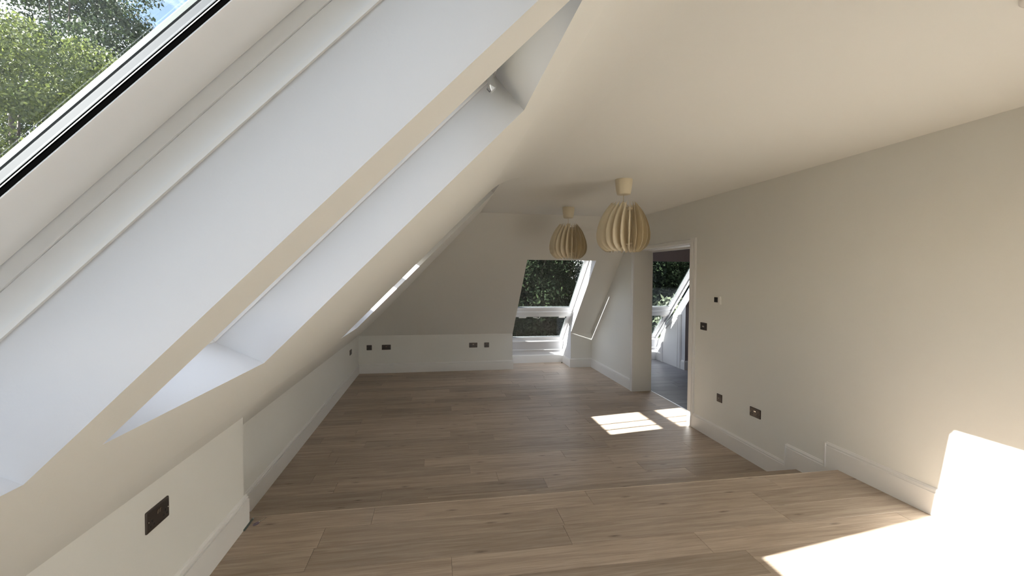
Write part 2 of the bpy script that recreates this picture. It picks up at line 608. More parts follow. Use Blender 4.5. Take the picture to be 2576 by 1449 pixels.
rwall(R)
mb.face([(R, DY1, 0), (R2, DY1, 0), (R2, DY1, DH), (R, DY1, DH)])
mb.face([(R, DY0, 0), (R2, DY0, 0), (R2, DY0, DH), (R, DY0, DH)])
mb.face([(R, DY0, DH), (R2, DY0, DH), (R2, DY1, DH), (R, DY1, DH)])
struct(mb.build('wall_right', M_WALL), 'long beige wall on the right with a wide doorway')

# back wall
mb = MB(U)
BWX0, BWX1, BWZ0, BWZ1 = .10, 1.45, ST + .03, 1.33      # opening for the unseen gable glazing added behind the camera
mb.face([(LU, YB, 0), (BWX0, YB, 0), (BWX0, YB, SZ(BWX0)), (XK, YB, SZ(XK)), (LU, YB, SZ(LU))])
mb.face([(BWX1, YB, 0), (R, YB, 0), (R, YB, C), (BWX1, YB, C)])
mb.face([(BWX0, YB, 0), (BWX1, YB, 0), (BWX1, YB, BWZ0), (BWX0, YB, BWZ0)])
mb.face([(BWX0, YB, BWZ1), (BWX1, YB, BWZ1), (BWX1, YB, C), (JX, YB, C), (BWX0, YB, SZ(BWX0))])
struct(mb.build('wall_back', M_WALL), 'plain beige end wall behind the camera')

# ---------------- second room seen through the doorway
X3, Y3 = 3.9, 1.2
mb = MB(U)
mb.face([(R2, Y3, 0), (R2, DY0, 0), (R2, DY0, C), (R2, Y3, C)])
mb.face([(R2, DY0, DH), (R2, DY1, DH), (R2, DY1, FZ(DY1)), (R2, YC, C), (R2, DY0, C)])
mb.face([(R2, DY1, 0), (R2, D + .33, 0), (R2, D + .33, .05), (R2, D + .3, FZ(D) - .25), (R2, D, KF), (R2, DY1, FZ(DY1))])
mb.face([(R2, Y3, 0), (X3, Y3, 0), (X3, Y3, C), (R2, Y3, C)])
mb.face([(X3, Y3, 0), (X3, SY, 0), (X3, SY, FZ(SY)), (X3, YC, C), (X3, Y3, C)])
mb.face([(SX, SY, 0), (X3, SY, 0), (X3, SY, FZ(SY)), (SX, SY, FZ(SY))])
V0, V1 = 1.975, SX - 0.004
mb.face([(SX, SY, FZ(SY)), (X3, SY, FZ(SY)), (X3, YC, C), (SX, WYT, WZT)])
mb.face([(R2, WYT, WZT), (SX, WYT, WZT), (X3, YC, C), (R2, YC, C)])
mb.face([(R2, D, KF), (V0, D, KF), (V0, WYT, WZT), (R2, WYT, WZT)])
mb.face([(R2, D, 0), (V0, D, 0), (V0, D, KF), (R2, D, KF)])
struct(mb.build('wall_second_room', M_GREYWALL), 'dark mauve grey walls of the room beyond the doorway')
mb = MB(U)
mb.face([(R2, Y3, C), (X3, Y3, C), (X3, YC, C), (R2, YC, C)])
struct(mb.build('ceiling_second_room', M_TRIMW))


# ------------------------------------------------------------------ planks
def plank_field(floor, x0, x1, y_start, y_end, z, width, lens, mat_, seed, step=-1, cutouts=None):
    rnd = random.Random(seed)
    y = y_start
    gap = 0.0006
    k = 0
    while (y > y_end + 1e-6) if step < 0 else (y < y_end - 1e-6):
        yn = y + step * width
        yn = max(yn, y_end) if step < 0 else min(yn, y_end)
        ya, yb = sorted((y, yn))
        xa = x0 - rnd.random() * lens
        while xa < x1:
            xb = xa + lens
            a, b = max(xa, x0), min(xb, x1)
            if b - a > 0.01:
                cx, cy = (a + b) / 2, (ya + yb) / 2
                hx, hy = (b - a) / 2 * U - gap, (yb - ya) / 2 * U - gap
                q = MB()
                q.cbox((-hx, -hy, -0.012), (hx, hy, 0.0), 0.0011)
                q.build('plank', mat_, floor, loc=(cx * U, cy * U, z * U))
                k += 1
            xa = xb
        y = yn
    return k


PW = 0.1053
PL = 1.38 / U
# lower floor
mb = MB(U)
mb.box((L, 1.56, -0.02), (R, D, -0.007))
mb.box((WX0, D, -0.02), (WX1 + .008, BY, -0.007))
FLOOR = struct(mb.build('floor', M_SUBFLOOR), 'lower floor of grey-brown oak planks')
plank_field(FLOOR, L, R, 4.622 - 0.0, 1.79, 0.0, PW, PL, M_OAK, 3)
plank_field(FLOOR, WX0 - .05, WX1 + .006, D, BY, 0.0, PW, PL, M_OAK, 4, step=1)
# upper floor
mb = MB(U)
mb.box((LU, YB, ST - 0.03), (R, 1.565, ST - 0.007))
FLOOR2 = struct(mb.build('floor_upper', M_SUBFLOOR), 'raised near floor of pale oak planks')
plank_field(FLOOR2, LU - .0, R, 1.577, YB, ST, PW, PL, M_OAK, 12)
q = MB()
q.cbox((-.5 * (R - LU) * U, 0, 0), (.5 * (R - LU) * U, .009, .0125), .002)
q.build('nosing_highlight', M_NOSE_HILITE, FLOOR2, loc=((R + LU) / 2 * U, 1.577 * U + .0006, ST * U - .0118))  # thin strip whose lighter colour stands for the edge highlight
# step between the floors
stp = struct(empty('stair_step'), 'two low oak-faced steps between the raised floor and the lower floor')
q = MB()
q.cbox((-.5 * (R - L) * U, 0, 0), (.5 * (R - L) * U, 0.012, ST * U / 2 - .0125), .001)
for yy, z0, nm in ((1.784, 0, 'riser'), (1.562, ST * U / 2, 'riser')):
    q.build(nm, M_OAK, stp, loc=((L + R) / 2 * U, yy * U - 0.012, z0))
q = MB()
q.cbox((-.5 * (R - L) * U, 0, -0.012), (.5 * (R - L) * U, (1.80 - 1.562) * U, 0), .0015)
q.build('tread', M_OAK, stp, loc=((L + R) / 2 * U, 1.562 * U, ST * U / 2))
# grey floor of the second room
mb = MB(U)
mb.box((R, DY0, -0.02), (R2, DY1, -0.0005))
th_o = mb.build('door_sill_board', M_OAK); struct(th_o, 'oak floor running through the thick doorway')
mb = MB(U)
mb.box((R2, Y3, -0.02), (X3, BY, -0.007))
FLOOR3 = struct(mb.build('floor_second_room', M_SUBFLOOR), 'dark blue-grey plank floor beyond the doorway')
plank_field(FLOOR3, R2 + .006, SX + 0.25, 4.92, 2.2, 0.0, 0.125, 0.85, M_GREYOAK, 9)
mb = MB(U)
mb.prism([(0, 0), (.010, 0.0), (.008, .0022), (.002, .0022)], (R2 - .004, DY0, -0.0004), (R2 - .004, DY1, -0.0004), (1, 0, 0), (0, 0, 1))
struct(mb.build('trim_threshold', M_ALU), 'thin bright metal threshold strip across the doorway')


# ------------------------------------------------------------------ skirting boards
def skirt(name, p0, p1, z0, inward, h=0.098, label=None, m=None, ends=(0, 0), t=.0100):
    """profile in units: u = out of the wall, v = up"""
    prof = [(0, 0), (t, 0), (t, .082), (t * .45, .0830), (t * .45, .0850), (t * .85, .0865), (t * .85, .0905), (t * .45, .0925), (t * .42, .0950), (t * .30, .0985), (0, .1005)]
    prof = [(u, v * h / .1005) for u, v in prof]
    q = MB(U)
    p0 = Vector((*p0, z0)); p1 = Vector((*p1, z0))
    d = (p1 - p0).normalized()
    p0 = p0 - d * ends[0]; p1 = p1 + d * ends[1]
    q.prism(prof, p0, p1, inward, (0, 0, 1))
    o = q.build(name, m or M_TRIM)
    struct(o, label)
    return o


skirt('baseboard_left', (L, YE, ), (L, D), 0, (1, 0, 0), label='tall moulded skirting along the low left wall')
skirt('baseboard_left_near', (LU, YB), (LU, YE), ST, (1, 0, 0), ends=(0, .018), label='tall moulded skirting nearest the camera, on the raised floor')
skirt('baseboard_far', (L + .01, D), (WX0, D), 0, (0, -1, 0), ends=(0, .010), label='skirting below the sockets of the far wall')
skirt('baseboard_far_corner', (WX1, D), (R, D), 0, (0, -1, 0), ends=(.010, 0), label='short skirting between window recess and right wall')
skirt('baseboard_recess_right', (WX1 + .008, D), (WX1 + .008, BY), 0, (-1, 0, 0), t=.014, label='skirting on the right side of the window recess')
skirt('baseboard_recess', (WX0, BY), (WX1 + .008, BY), 0, (0, -1, 0), h=.093, label='skirting under the far window')
skirt('baseboard_right_far', (R, DY1 + .038), (R, D), 0, (-1, 0, 0), label='skirting of the right wall beyond the doorway')
# stepped skirting on the right wall near the camera
q = MB(U)
t = .0100
hh = .0975
ya, yb, yc = DY0 - .05, 1.873, 1.652
z1, z2 = ST / 2 + hh, ST + hh
cap = [(t, 0), (t * .62, .0015), (t * .62, .0045), (t * .80, .007), (t * .70, .011), (t * .42, .0135), (t * .30, .0165), (0, .018), (0, 0)]


def capstrip(y0, y1, zt):
    q.prism([(u, v) for u, v in cap], (R, y0, zt - .018), (R, y1, zt - .018), (-1, 0, 0), (0, 0, 1))


def slab(y0, y1, za, zb):
    q.box((R - t, y0, za), (R, y1, zb))


slab(yb, ya, 0, hh - .018)
slab(yc, yb, 0.0, z1 - .018)
slab(1.577, yc, 0.0, z2 - .018)
slab(YB, 1.577, ST, z2 - .018)
capstrip(yb, ya, hh); capstrip(yc, yb - .006, z1); capstrip(YB, yc - .006, z2)
for y0, za, zb in ((yb, hh - .018, z1), (yc, z1 - .018, z2)):      # vertical returns of the moulding
    q.prism([(-u * 1.4, v * .6) for u, v in cap], (R, y0 - .010, za), (R, y0 - .010, zb - .006), (1, 0, 0), (0, 1, 0))
struct(q.build('baseboard_right', M_TRIM), 'moulded skirting stepping up twice along the right wall')

# architrave of the doorway
q = MB(U)
AW = .058
aprof = [(0, 0), (.014, 0), (.014, .038), (.006, .040), (.006, .044), (.012, .046), (.011, .054), (.004, .058), (0, .058)]
# near jamb
q.prism([(-u, v) for u, v in aprof], (R, DY0, 0), (R, DY0, DH + AW * .6), (1, 0, 0), (0, -1, 0))
q.prism([(-u, v) for u, v in aprof], (R, DY1, 0), (R, DY1, DH + AW * .6), (1, 0, 0), (0, 1, 0))
q.prism([(-u, v * .62) for u, v in aprof], (R, DY0 - AW * .0, DH), (R, DY1 + AW * .0, DH), (1, 0, 0), (0, 0, 1))
struct(q.build('trim_doorway', M_TRIM), 'painted moulding round the wide doorway')

q = MB(U)
q.box((R + .03, DY0, DH - .004), (R2 + .004, DY1, DH + .002))
q.box((R2 - .012, DY0, DH - .016), (R2 + .004, DY1, DH - .004))
struct(q.build('trim_door_head', M_TRIMW), 'white lining under the head of the doorway')

# ------------------------------------------------------------------ roof windows
def slope_matrix(origin, upv, nv):
    upv = Vector(upv).normalized(); nv = Vector(nv).normalized()
    xv = upv.cross(nv)
    Mx = Matrix((xv, upv, nv)).transposed().to_4x4()
    Mx.translation = Vector(origin) * U
    return Mx


def pane(root, x0, x1, y0, y1, z, name='glass'):
    q = MB(U)
    q.face([(x0, y0, z), (x1, y0, z), (x1, y1, z), (x0, y1, z)])
    return q.build(name, M_GLASS, root)


def sash_set(root, hw, y0, y1, wf=0.124, fw_=0.050, cx=.0, tb=None, tt=None):
    """sash ring, gasket, spacer, exterior cladding and two glass sheets; local units"""
    tb = fw_ if tb is None else tb
    tt = fw_ if tt is None else tt
    q = MB(U)
    q.ring(cx - hw, cx + hw, y0, y1, fw_, wf, wf + .0008, tb, tt)
    q.ring(cx - hw, cx + hw, y0, y1, fw_ - .003, wf + .0008, wf + .0200, tb - .003, tt - .003)
    q.build('sash', M_PVC, root)

    def ring_part(nm, m, za, zb, e, wd):
        q = MB(U)
        q.ring(cx - hw + fw_ - wd, cx + hw - fw_ + wd, y0 + tb - wd, y1 - tt + wd, wd + e, wf + za, wf + zb)
        q.build(nm, m, root)
    ring_part('gasket', M_GASKET, .0009, .0046, .0004, .003)
    ring_part('glazing_bead', M_PVC, .0046, .0052, .0006, .003)
    ring_part('gasket', M_GASKET, .0052, .0060, .0004, .003)
    ring_part('spacer_bar', M_SPACER, .0062, .0120, .0006, .003)
    ring_part('gasket', M_GASKET, .0121, .0134, .0006, .003)
    ring_part('outer_cladding', M_CLAD, .0136, .0168, .0006, .012)
    pane(root, cx - hw + fw_ + .0005, cx + hw - fw_ - .0005, y0 + tb + .0005, y1 - tt - .0005, wf + .0061)
    pane(root, cx - hw + fw_ + .0005, cx + hw - fw_ - .0005, y0 + tb + .0005, y1 - tt - .0005, wf + .01205, 'glass')


def skylight(name, op, split=None, label=None, bars=False, hinge=False, dy=.030, dt=.004, sun_block=None, sf=0.0):
    y0, y1, xb, xt = op
    oy = (y0 + y1) / 2
    hw = (y1 - y0) / 2
    ln = (xt - xb) * NN
    Mx = slope_matrix((xb, oy, b_ + m_ * xb), (1, 0, m_), (-m_, 0, 1))
    root = struct(empty(name, Mx), label)
    # plaster shaft
    q = MB(U)
    q.face([(-hw, 0, 0), (-hw, ln, 0), (-hw - sf, ln + dt, W), (-hw - sf, -dy, W)])
    q.face([(hw, 0, 0), (hw, ln, 0), (hw, ln + dt, W), (hw, -dy, W)])
    q.face([(-hw, 0, 0), (hw, 0, 0), (hw, -dy, W), (-hw - sf, -dy, W)])
    q.face([(-hw, ln, 0), (hw, ln, 0), (hw, ln + dt, W), (-hw - sf, ln + dt, W)])
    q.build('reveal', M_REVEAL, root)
    # bead where plaster meets timber lining
    q = MB(U)
    q.ring(-hw - sf - .002, hw + .002, -dy - .002, ln + dt + .002, .0052, W - .0025, W + .0012)
    q.build('sealant_bead', M_TRIM, root)
    # frame lining
    q = MB(U)
    q.ring(-hw - sf - .004, hw + .004, -dy - .004, ln + dt + .004, .0045, W, .1120)
    q.ring(-hw - sf - .020, hw + .020, -dy - .02, ln + dt + .02, .0225, .1125, .156)
    q.build('frame', M_PVC, root)
    hs = hw + sf / 2 - .0035
    cx = -sf / 2
    if split:
        u0, u1, u2, u3 = split
        sash_set(root, hs, -dy + .003, u0 + .012, tb=split[2], tt=.022, cx=cx)
        q = MB(U)
        q.box((-hw - sf, u0 + .004, .1165), (hw, u1 - .004, .150))
        q.build('transom', M_PVC, root)
        sash_set(root, hs, u1 - .008, ln + dt - .003, tb=.030, tt=.05, cx=cx)
    else:
        sash_set(root, hs, -dy + .003, ln + dt - .003, tb=.014, cx=cx)
        u1 = 0
    if bars:  # unseen bars added to cast thin shadow lines in the floor patch
        for bx in bars:
            q = MB(U)
            q.box((bx - .0075, -.0, .135), (bx + .0075, ln, .139))
            q.build('shadow_bar', M_PVC, root)
    if hinge:
        # folding chain opener hanging in the corner of the shaft
        q = MB(U)
        q.prism([(0, 0), (.013, 0), (.013, .010), (0, .010)], (-hw + .035, ln - .040, .098), (-hw + .035, ln + .002, .116), (1, 0, 0), (0, -.3, 1))
        q.prism([(0, 0), (.014, 0), (.014, .012), (0, .012)], (-hw + .034, ln - .040, .060), (-hw + .034, ln - .012, .112), (1, 0, 0), (0, 1, 0))
        q.build('opener_arm', M_ALU, root)
        q = MB(U)
        q.box((-hw + .038, ln - .042, .063), (-hw + .045, ln - .0398, .071))
        q.build('opener_pin', M_DARK, root)
    if sun_block:  # unseen cloth sheet added to keep the sun out of the upper pane
        q = MB(U)
        q.box((cx - hs + .002, sun_block, wf_b), (cx + hs - .002, ln, wf_b + .0012))
        q.build('sun_block_sheet', M_SUN_BLOCK, root)
        q = MB(U)
        q.box((cx - hs + .002, sun_block - .006, wf_b - .003), (cx + hs - .002, sun_block, wf_b + .003))
        q.build('sun_block_bar', M_ALU, root)
    # screw caps on the frame lining
    for uu in (.045, ln - .14):
        q = MB(U)
        q.prism([(.003 * math.cos(a), .003 * math.sin(a)) for a in [k * math.pi / 4 for k in range(8)]], (-hw - sf + .0005, uu, .1035), (-hw - sf + .0018, uu, .1035), (0, 1, 0), (0, 0, 1))
        q.build('screw_cap', M_WHITEPL, root)
        q = MB(U)
        q.prism([(.0011 * math.cos(a), .0011 * math.sin(a)) for a in [k * math.pi / 3 for k in range(6)]], (-hw - sf + .0018, uu, .1035), (-hw - sf + .0021, uu, .1035), (0, 1, 0), (0, 0, 1))
        q.build('screw_hole', M_HOLE, root)
    return root


M_SUN_BLOCK = leaf_mat('sun_block_cloth', (0.62, 0.60, 0.54), (0.62, 0.60, 0.54), 0.16, 0.9, 0.1)  # cloth of the unseen sheet added to stop the sun
wf_b = .119
ln3 = (OPEN[3][3] - OPEN[3][2]) * NN


def u_of_floor(xf):      # slope coordinate on the glass plane that the sun throws to floor position xf
    wg = .130
    x = (xf - SUN_DX * (b_ + wg * NN)) / (1 + SUN_DX * m_)
    # foot on base plane
    xfoot = x + wg * m_ / NN
    return (xfoot - OPEN[3][2]) * NN


skylight('window_fill_roof', OPEN[0], label='unseen roof window added behind the camera for fill light, in the left slope')  # extra window out of view, put in for fill light
skylight('window_1', OPEN[1], label='nearest roof window with trees behind its glass, at the upper left')
skylight('window_2', OPEN[2], hinge=True, label='second roof window in the left slope, seen edge-on, with a metal opener arm')
skylight('window_3', OPEN[3], sf=.055, dy=.006, dt=.006, split=(u_of_floor(1.490), u_of_floor(1.565), u_of_floor(1.04) + .026, 0), sun_block=u_of_floor(1.86), bars=(-.02, .085), label='narrow strip of the third roof window, farthest along the left slope')  # its bars and upper cloth are unseen, added to shape the sun patch


def far_window(name, x0, x1, label):
    """tall roof window of the far slope with a fixed lower pane; recess reaching the floor"""
    ox = (x0 + x1) / 2
    hw = (x1 - x0) / 2
    Mx = slope_matrix((ox, D, KF), (0, -1, mf), (0, mf, 1))
    root = struct(empty(name, Mx), label)
    k = mf / NF

    def uz(z, w):
        return (z - w / NF - KF) / k
    wf = .115
    ub = uz(.262, wf)
    ut = (WZT - KF) / k + .085
    # outer frame
    q = MB(U)
    q.ring(-hw - .012, hw + .012, ub - .012, ut, .018, .098, .155, .022, .02)
    q.build('frame', M_PVC, root)
    hs = hw - .003
    zc = uz(.625, wf)
    zl = uz(.566, wf)
    sash_set(root, hs, zc, ut, wf=wf, fw_=.052, tb=.060, tt=.05)
    sash_set(root, hs, ub, zl + .03, wf=wf + .003, fw_=.050, tb=.052, tt=.03)
    q = MB(U)
    q.box((-hs, zl, wf - .006), (hs, zc - .003, wf + .04))
    q.box((-hs, zl + .022, wf - .009), (hs, zl + .028, wf - .006))
    q.build('transom', M_PVC, root)
    # vent flaps + handle
    for xa, xb in ((.155, .235), (-.275, -.205)):
        q = MB(U)
        q.box((xa, zl - .004, wf - .019), (xb, zl + .010, wf - .006))
        q.build('latch_cover', M_WHITEPL, root)
    q = MB(U)
    q.box((.004, zl + .014, wf - .015), (.040, zl + .026, wf - .009))
    q.build('handle_plate', M_ALU, root)
    q = MB(U)
    q.smooth = True
    q.tube([(.010, zl + .018, wf - .012), (.012, zl + .010, wf - .028), (.022, zl + .012, wf - .036), (.050, zl + .020, wf - .036), (.085, zl + .022, wf - .033)], [.005, .005, .0045, .004, .0035], 8)
    q.build('handle', M_WHITEPL, root)
    return root


w4 = far_window('window_4', WX0 - .055, WX1 - .001, 'far wall roof window with dark trees outside, over a small pane')
far_window('window_6', V0 + .002, V1 - .03, 'roof window of the second room seen through the doorway')


def recess(x0, x1, name, xr=None, xo=0.0, label=None, right_y=D):
    wf = .100
    fy = lambda z: FY(z) + 0
    def wy(z, w):      # y on plane offset w at height z
        return D + (KF + w * NF - z) / mf
    q = MB(U)
    zt = WZT
    side_top_out = (WYT + .1005 * mf / NF, WZT + .1005 / NF)
    zb = .256
    def side(x, ky, o=0.0):
        kz = FZ(ky)
        q.face([(x, ky, 0), (x - o, BY, 0), (x - o, BY, BZ), (x, ky, kz)])
        q.face([(x, ky, kz), (x - o, BY, BZ), (x - o, wy(zb, wf), zb)])
        q.face([(x, ky, kz), (x - o, wy(zb, wf), zb), (x - o, *side_top_out), (x, WYT, WZT)])
    side(x0, D, xo)
    side(x1 if xr is None else xr, right_y)
    xe = x1 if xr is None else xr
    q.face([(x0, WYT, WZT), (xe, WYT, WZT), (xe, *side_top_out), (x0 - xo, *side_top_out)])
    q.face([(x0 - xo, BY, 0), (xe, BY, 0), (xe, BY, BZ), (x0 - xo, BY, BZ)])
    q.face([(x0 - xo, BY, BZ), (xe, BY, BZ), (xe, wy(zb, wf), zb), (x0 - xo, wy(zb, wf), zb)])
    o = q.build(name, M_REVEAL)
    struct(o, label)
    q = MB(U)
    q.prism([(-.002, 0), (.012, 0), (.012, .006), (0, .010), (-.002, .010)], (x0, BY, BZ - .006), (xe, BY, BZ - .006), (0, -1, 0), (0, 0, 1))
    q.prism([(0, 0), (.006, 0), (.006, .010), (0, .012)], (x0, wy(zb, wf), zb - .006), (xe, wy(zb, wf), zb - .006), (0, -1, 0), (0, 0, 1))
    struct(q.build('trim_sill', M_TRIMW), 'white sill edge under the ' + ('far window' if xr is None else 'window of the second room'))
    return o


recess(WX0, WX1, 'wall_window_recess', xo=.058, label='white lined recess reaching the floor below the far window')
recess(V0, V1, 'wall_second_recess', xr=SX, right_y=SY, label='white side wall and recess under the window of the second room')
# close the lip at the arris of white side wall
skirt('baseboard_second_side', (SX, SY), (SX, 4.385 + .0), 0, (-1, 0, 0), m=M_TRIMW)
skirt('baseboard_second_back', (V0, BY), (SX, BY), 0, (0, -1, 0), m=M_TRIMW)
skirt('baseboard_second_side_far', (SX, 4.825), (SX, BY), 0, (-1, 0, 0), m=M_TRIMW)
skirt('baseboard_second_front', (SX, SY), (X3, SY), 0, (0, -1, 0), m=M_TRIMW, ends=(.01, 0))

# eaves hatch door in the white side wall
hat = empty('eaves_hatch', loc=(SX * U, 4.6 * U, 0))
tag(hat, 'white eaves hatch with sloping top corner in the side wall beyond the doorway', 'hatch door')
inn = [(4.775, .0), (4.775, .352), (4.515, .548), (4.462, .548), (4.462, .0)]
outr = [(4.822, .0), (4.822, .372), (4.535, .595), (4.392, .595), (4.392, .0)]


def hx(p, x):
    return (x - SX, p[0] - 4.6, p[1])


q = MB(U)
A = [q.pt(hx(p, SX - .006)) for p in inn]
q.fidx(A)
B = [q.pt(hx(p, SX)) for p in inn]
for k in range(5):
    q.fidx([A[k], A[(k + 1) % 5], B[(k + 1) % 5], B[k]])
q.build('door_leaf', M_TRIMW, hat)
q = MB(U)
lay = []
for fr, xx in ((0, 0), (0, -.010), (.25, -.017), (.72, -.013), (.80, -.018), (1, -.012), (1, 0)):
    lay.append([q.pt(hx(((o[0] * (1 - fr) + i_[0] * fr), (o[1] * (1 - fr) + i_[1] * fr)), SX + xx)) for o, i_ in zip(outr, inn)])
for a, b in zip(lay, lay[1:]):
    for k in range(4):
        q.fidx([a[k], a[k + 1], b[k + 1], b[k]])
q.build('architrave', M_TRIMW, hat)


# gable glazing added out of view behind the camera, for fill light
gd = struct(empty('window_fill_gable', loc=(0, 0, 0)), 'unseen tall glazed gable opening added behind the camera for fill light')
q = MB(U)
for xa, xb in ((BWX0, (BWX0 + BWX1) / 2), ((BWX0 + BWX1) / 2, BWX1)):
    q.box((xa, YB - .03, BWZ0), (xa + .035, YB + .01, BWZ1)); q.box((xb - .035, YB - .03, BWZ0), (xb, YB + .01, BWZ1))
    q.box((xa, YB - .03, BWZ0), (xb, YB + .01, BWZ0 + .05)); q.box((xa, YB - .03, BWZ1 - .04), (xb, YB + .01, BWZ1))
q.build('frame', M_PVC, gd)
q = MB(U)
q.face([(BWX0, YB - .01, BWZ0), (BWX1, YB - .01, BWZ0), (BWX1, YB - .01, BWZ1), (BWX0, YB - .01, BWZ1)])
q.build('glass', M_GLASS, gd)


# ------------------------------------------------------------------ sockets, switches
def rounded(w, h, r, n=4):
    pts = []
    for cx, cy, a0 in ((w / 2 - r, h / 2 - r, 0), (-w / 2 + r, h / 2 - r, 90), (-w / 2 + r, -h / 2 + r, 180), (w / 2 - r, -h / 2 + r, 270)):
        for k in range(n + 1):
            a = math.radians(a0 + 90 * k / n)
            pts.append((cx + r * math.cos(a), cy + r * math.sin(a)))
    return pts


def loft(q, layers):
    ids = [[q.pt((x, y, z)) for x, y in pts] for pts, z in layers]
    n = len(ids[0])
    for a, b in zip(ids, ids[1:]):
        for k in range(n):
            q.fidx([a[k], a[(k + 1) % n], b[(k + 1) % n], b[k]])
    q.fidx(ids[-1])


def faceplate(name, loc, facing, w, h, kind, label, cat, group=None):
    """local x right, y up, z out of the wall; facing = outward normal"""
    nv = Vector(facing)
    xv = Vector((0, 0, 1)).cross(nv)
    Mx = Matrix((xv, Vector((0, 0, 1)), nv)).transposed().to_4x4()
    Mx.translation = Vector(loc) * U
    root = empty(name, Mx)
    tag(root, label, cat, group)
    q = MB()
    q.smooth = False
    loft(q, [(rounded(w, h, .005), 0), (rounded(w, h, .005), .004), (rounded(w - .004, h - .004, .005), .006), (rounded(w - .012, h - .012, .004), .0072)])
    q.build('plate', M_SOCKET, root)

    def outlet(cx, cy):
        for dx, dy, ww, hh_ in ((0, .0095, .0062, .010), (-.011, -.0075, .0082, .0062), (.011, -.0075, .0082, .0062)):
            q = MB()
            loft(q, [(rounded(ww + .006, hh_ + .006, .004), .0068), (rounded(ww + .005, hh_ + .005, .004), .0078)])
            for i in range(len(q.v)):
                q.v[i] = (q.v[i][0] + cx + dx, q.v[i][1] + cy + dy, q.v[i][2])
            p = q.build('pin_shroud', M_DARK, root)
            q = MB()
            q.box((cx + dx - ww / 2 + .001, cy + dy - hh_ / 2 + .001, .0076), (cx + dx + ww / 2 - .001, cy + dy + hh_ / 2 - .001, .0082))
            q.build('pin_slot', M_HOLE, p)

    def rocker(cx, cy, ww=.0085, hh_=.018):
        q = MB()
        q.prism([(-hh_ / 2, .0068), (hh_ / 2, .0068), (hh_ / 2, .0105), (0, .0085), (-hh_ / 2, .0080)], (cx - ww / 2, cy, 0), (cx + ww / 2, cy, 0), (0, 1, 0), (0, 0, 1))
        q.build('rocker_switch', M_CHROME, root)

    def screw(cx, cy):
        q = MB()
        q.lathe([(.0026, 0), (.0026, .0006), (.0018, .0010)], (cx, cy, .0072), 10)
        q.build('screw', M_CHROME, root)
    if kind == 'double':
        outlet(-.043, -.012); outlet(.043, -.012)
        rocker(-.0065, .016); rocker(.0065, .016)
        screw(-.062, 0); screw(.062, 0)
    elif kind == 'single':
        outlet(0, -.010); rocker(0, .022); screw(-.030, .0); screw(.030, .0)
    elif kind == 'plain':
        outlet(0, -.004); screw(-.030, .0); screw(.030, .0)
    elif kind == 'switch':
        for dx in (-.014, 0, .014):
            rocker(dx, 0, .010, .020)
    elif kind == 'aerial':
        q = MB()
        q.smooth = True
        q.lathe([(.0065, 0), (.0065, .002), (.0048, .002), (.0048, .009), (.0030, .009)], (0, 0, .0070), 16)
        q.build('aerial_connector', M_CHROME, root)
        screw(-.030, .0); screw(.030, .0)
    return root


G = 'metal sockets low on the far wall'
faceplate('double_socket', (LU, 1.083, .4636), (1, 0, 0), .146, .086, 'double', 'large dark metal double socket on the low wall nearest the camera', 'socket')
faceplate('wall_socket', (L, 4.215, .289), (1, 0, 0), .15, .086, 'double', 'dark metal socket on the low left wall beside the far corner', 'socket')
faceplate('single_socket', (-.675, D, .2635), (0, -1, 0), .092, .092, 'plain', 'square dark metal socket nearest the left corner of the far wall', 'socket')
faceplate('double_socket', (-.507, D, .264), (0, -1, 0), .160, .092, 'double', 'dark metal double socket near the left corner of the far wall', 'socket')
faceplate('double_socket', (.382, D, .268), (0, -1, 0), .156, .092, 'double', 'dark metal double socket on the far wall near the window recess', 'socket')
faceplate('single_socket', (.524, D, .2675), (0, -1, 0), .092, .094, 'single', 'square brown metal socket on the far wall right beside the window recess', 'socket')
faceplate('double_socket', (R, 2.085, .2735), (-1, 0, 0), .146, .088, 'double', 'metal double socket low on the right wall above the stepped skirting', 'socket')
faceplate('aerial_socket', (R, 2.388, .2685), (-1, 0, 0), .088, .088, 'aerial', 'square dark aerial socket with a bright pin, low on the right wall', 'socket')
faceplate('light_switch', (R, 2.561, .685), (-1, 0, 0), .122, .086, 'switch', 'square dark metal light switch on the right wall beside the doorway', 'switch')

# thermostat
nv = Vector((-1, 0, 0)); xv = Vector((0, 0, 1)).cross(nv)
Mx = Matrix((xv, Vector((0, 0, 1)), nv)).transposed().to_4x4(); Mx.translation = Vector((R, 2.419, .860)) * U
th = empty('thermostat', Mx)
tag(th, 'small white room thermostat with a black square display, above the light switch', 'thermostat')
q = MB(); loft(q, [(rounded(.104, .090, .006), 0), (rounded(.104, .090, .006), .018), (rounded(.100, .086, .006), .021)])
q.build('housing', M_WHITEPL, th)
q = MB(); loft(q, [(rounded(.064, .056, .002), .020), (rounded(.063, .055, .002), .0218)])
for i in range(len(q.v)):
    q.v[i] = (q.v[i][0] - .010, q.v[i][1] + .006, q.v[i][2])
q.build('display', M_SCREEN, th)

# ceiling fitting cut by the upper right corner
q = MB()
q.smooth = True
sd = empty('smoke_alarm', loc=(1.066 * U, 0.609 * U, C * U))
tag(sd, 'round white ceiling alarm cut off by the upper right corner', 'smoke alarm')
q.lathe([(.078, 0), (.078, -.010), (.070, -.016), (.066, -.016)], n=48)
q.build('base_ring', M_WHITEPL, sd)
q = MB(); q.smooth = True
q.lathe([(.062, -.012), (.060, -.030), (.045, -.038), (.0, -.040)], n=48, cap=False)
q.build('cover', M_WHITEPL, sd)


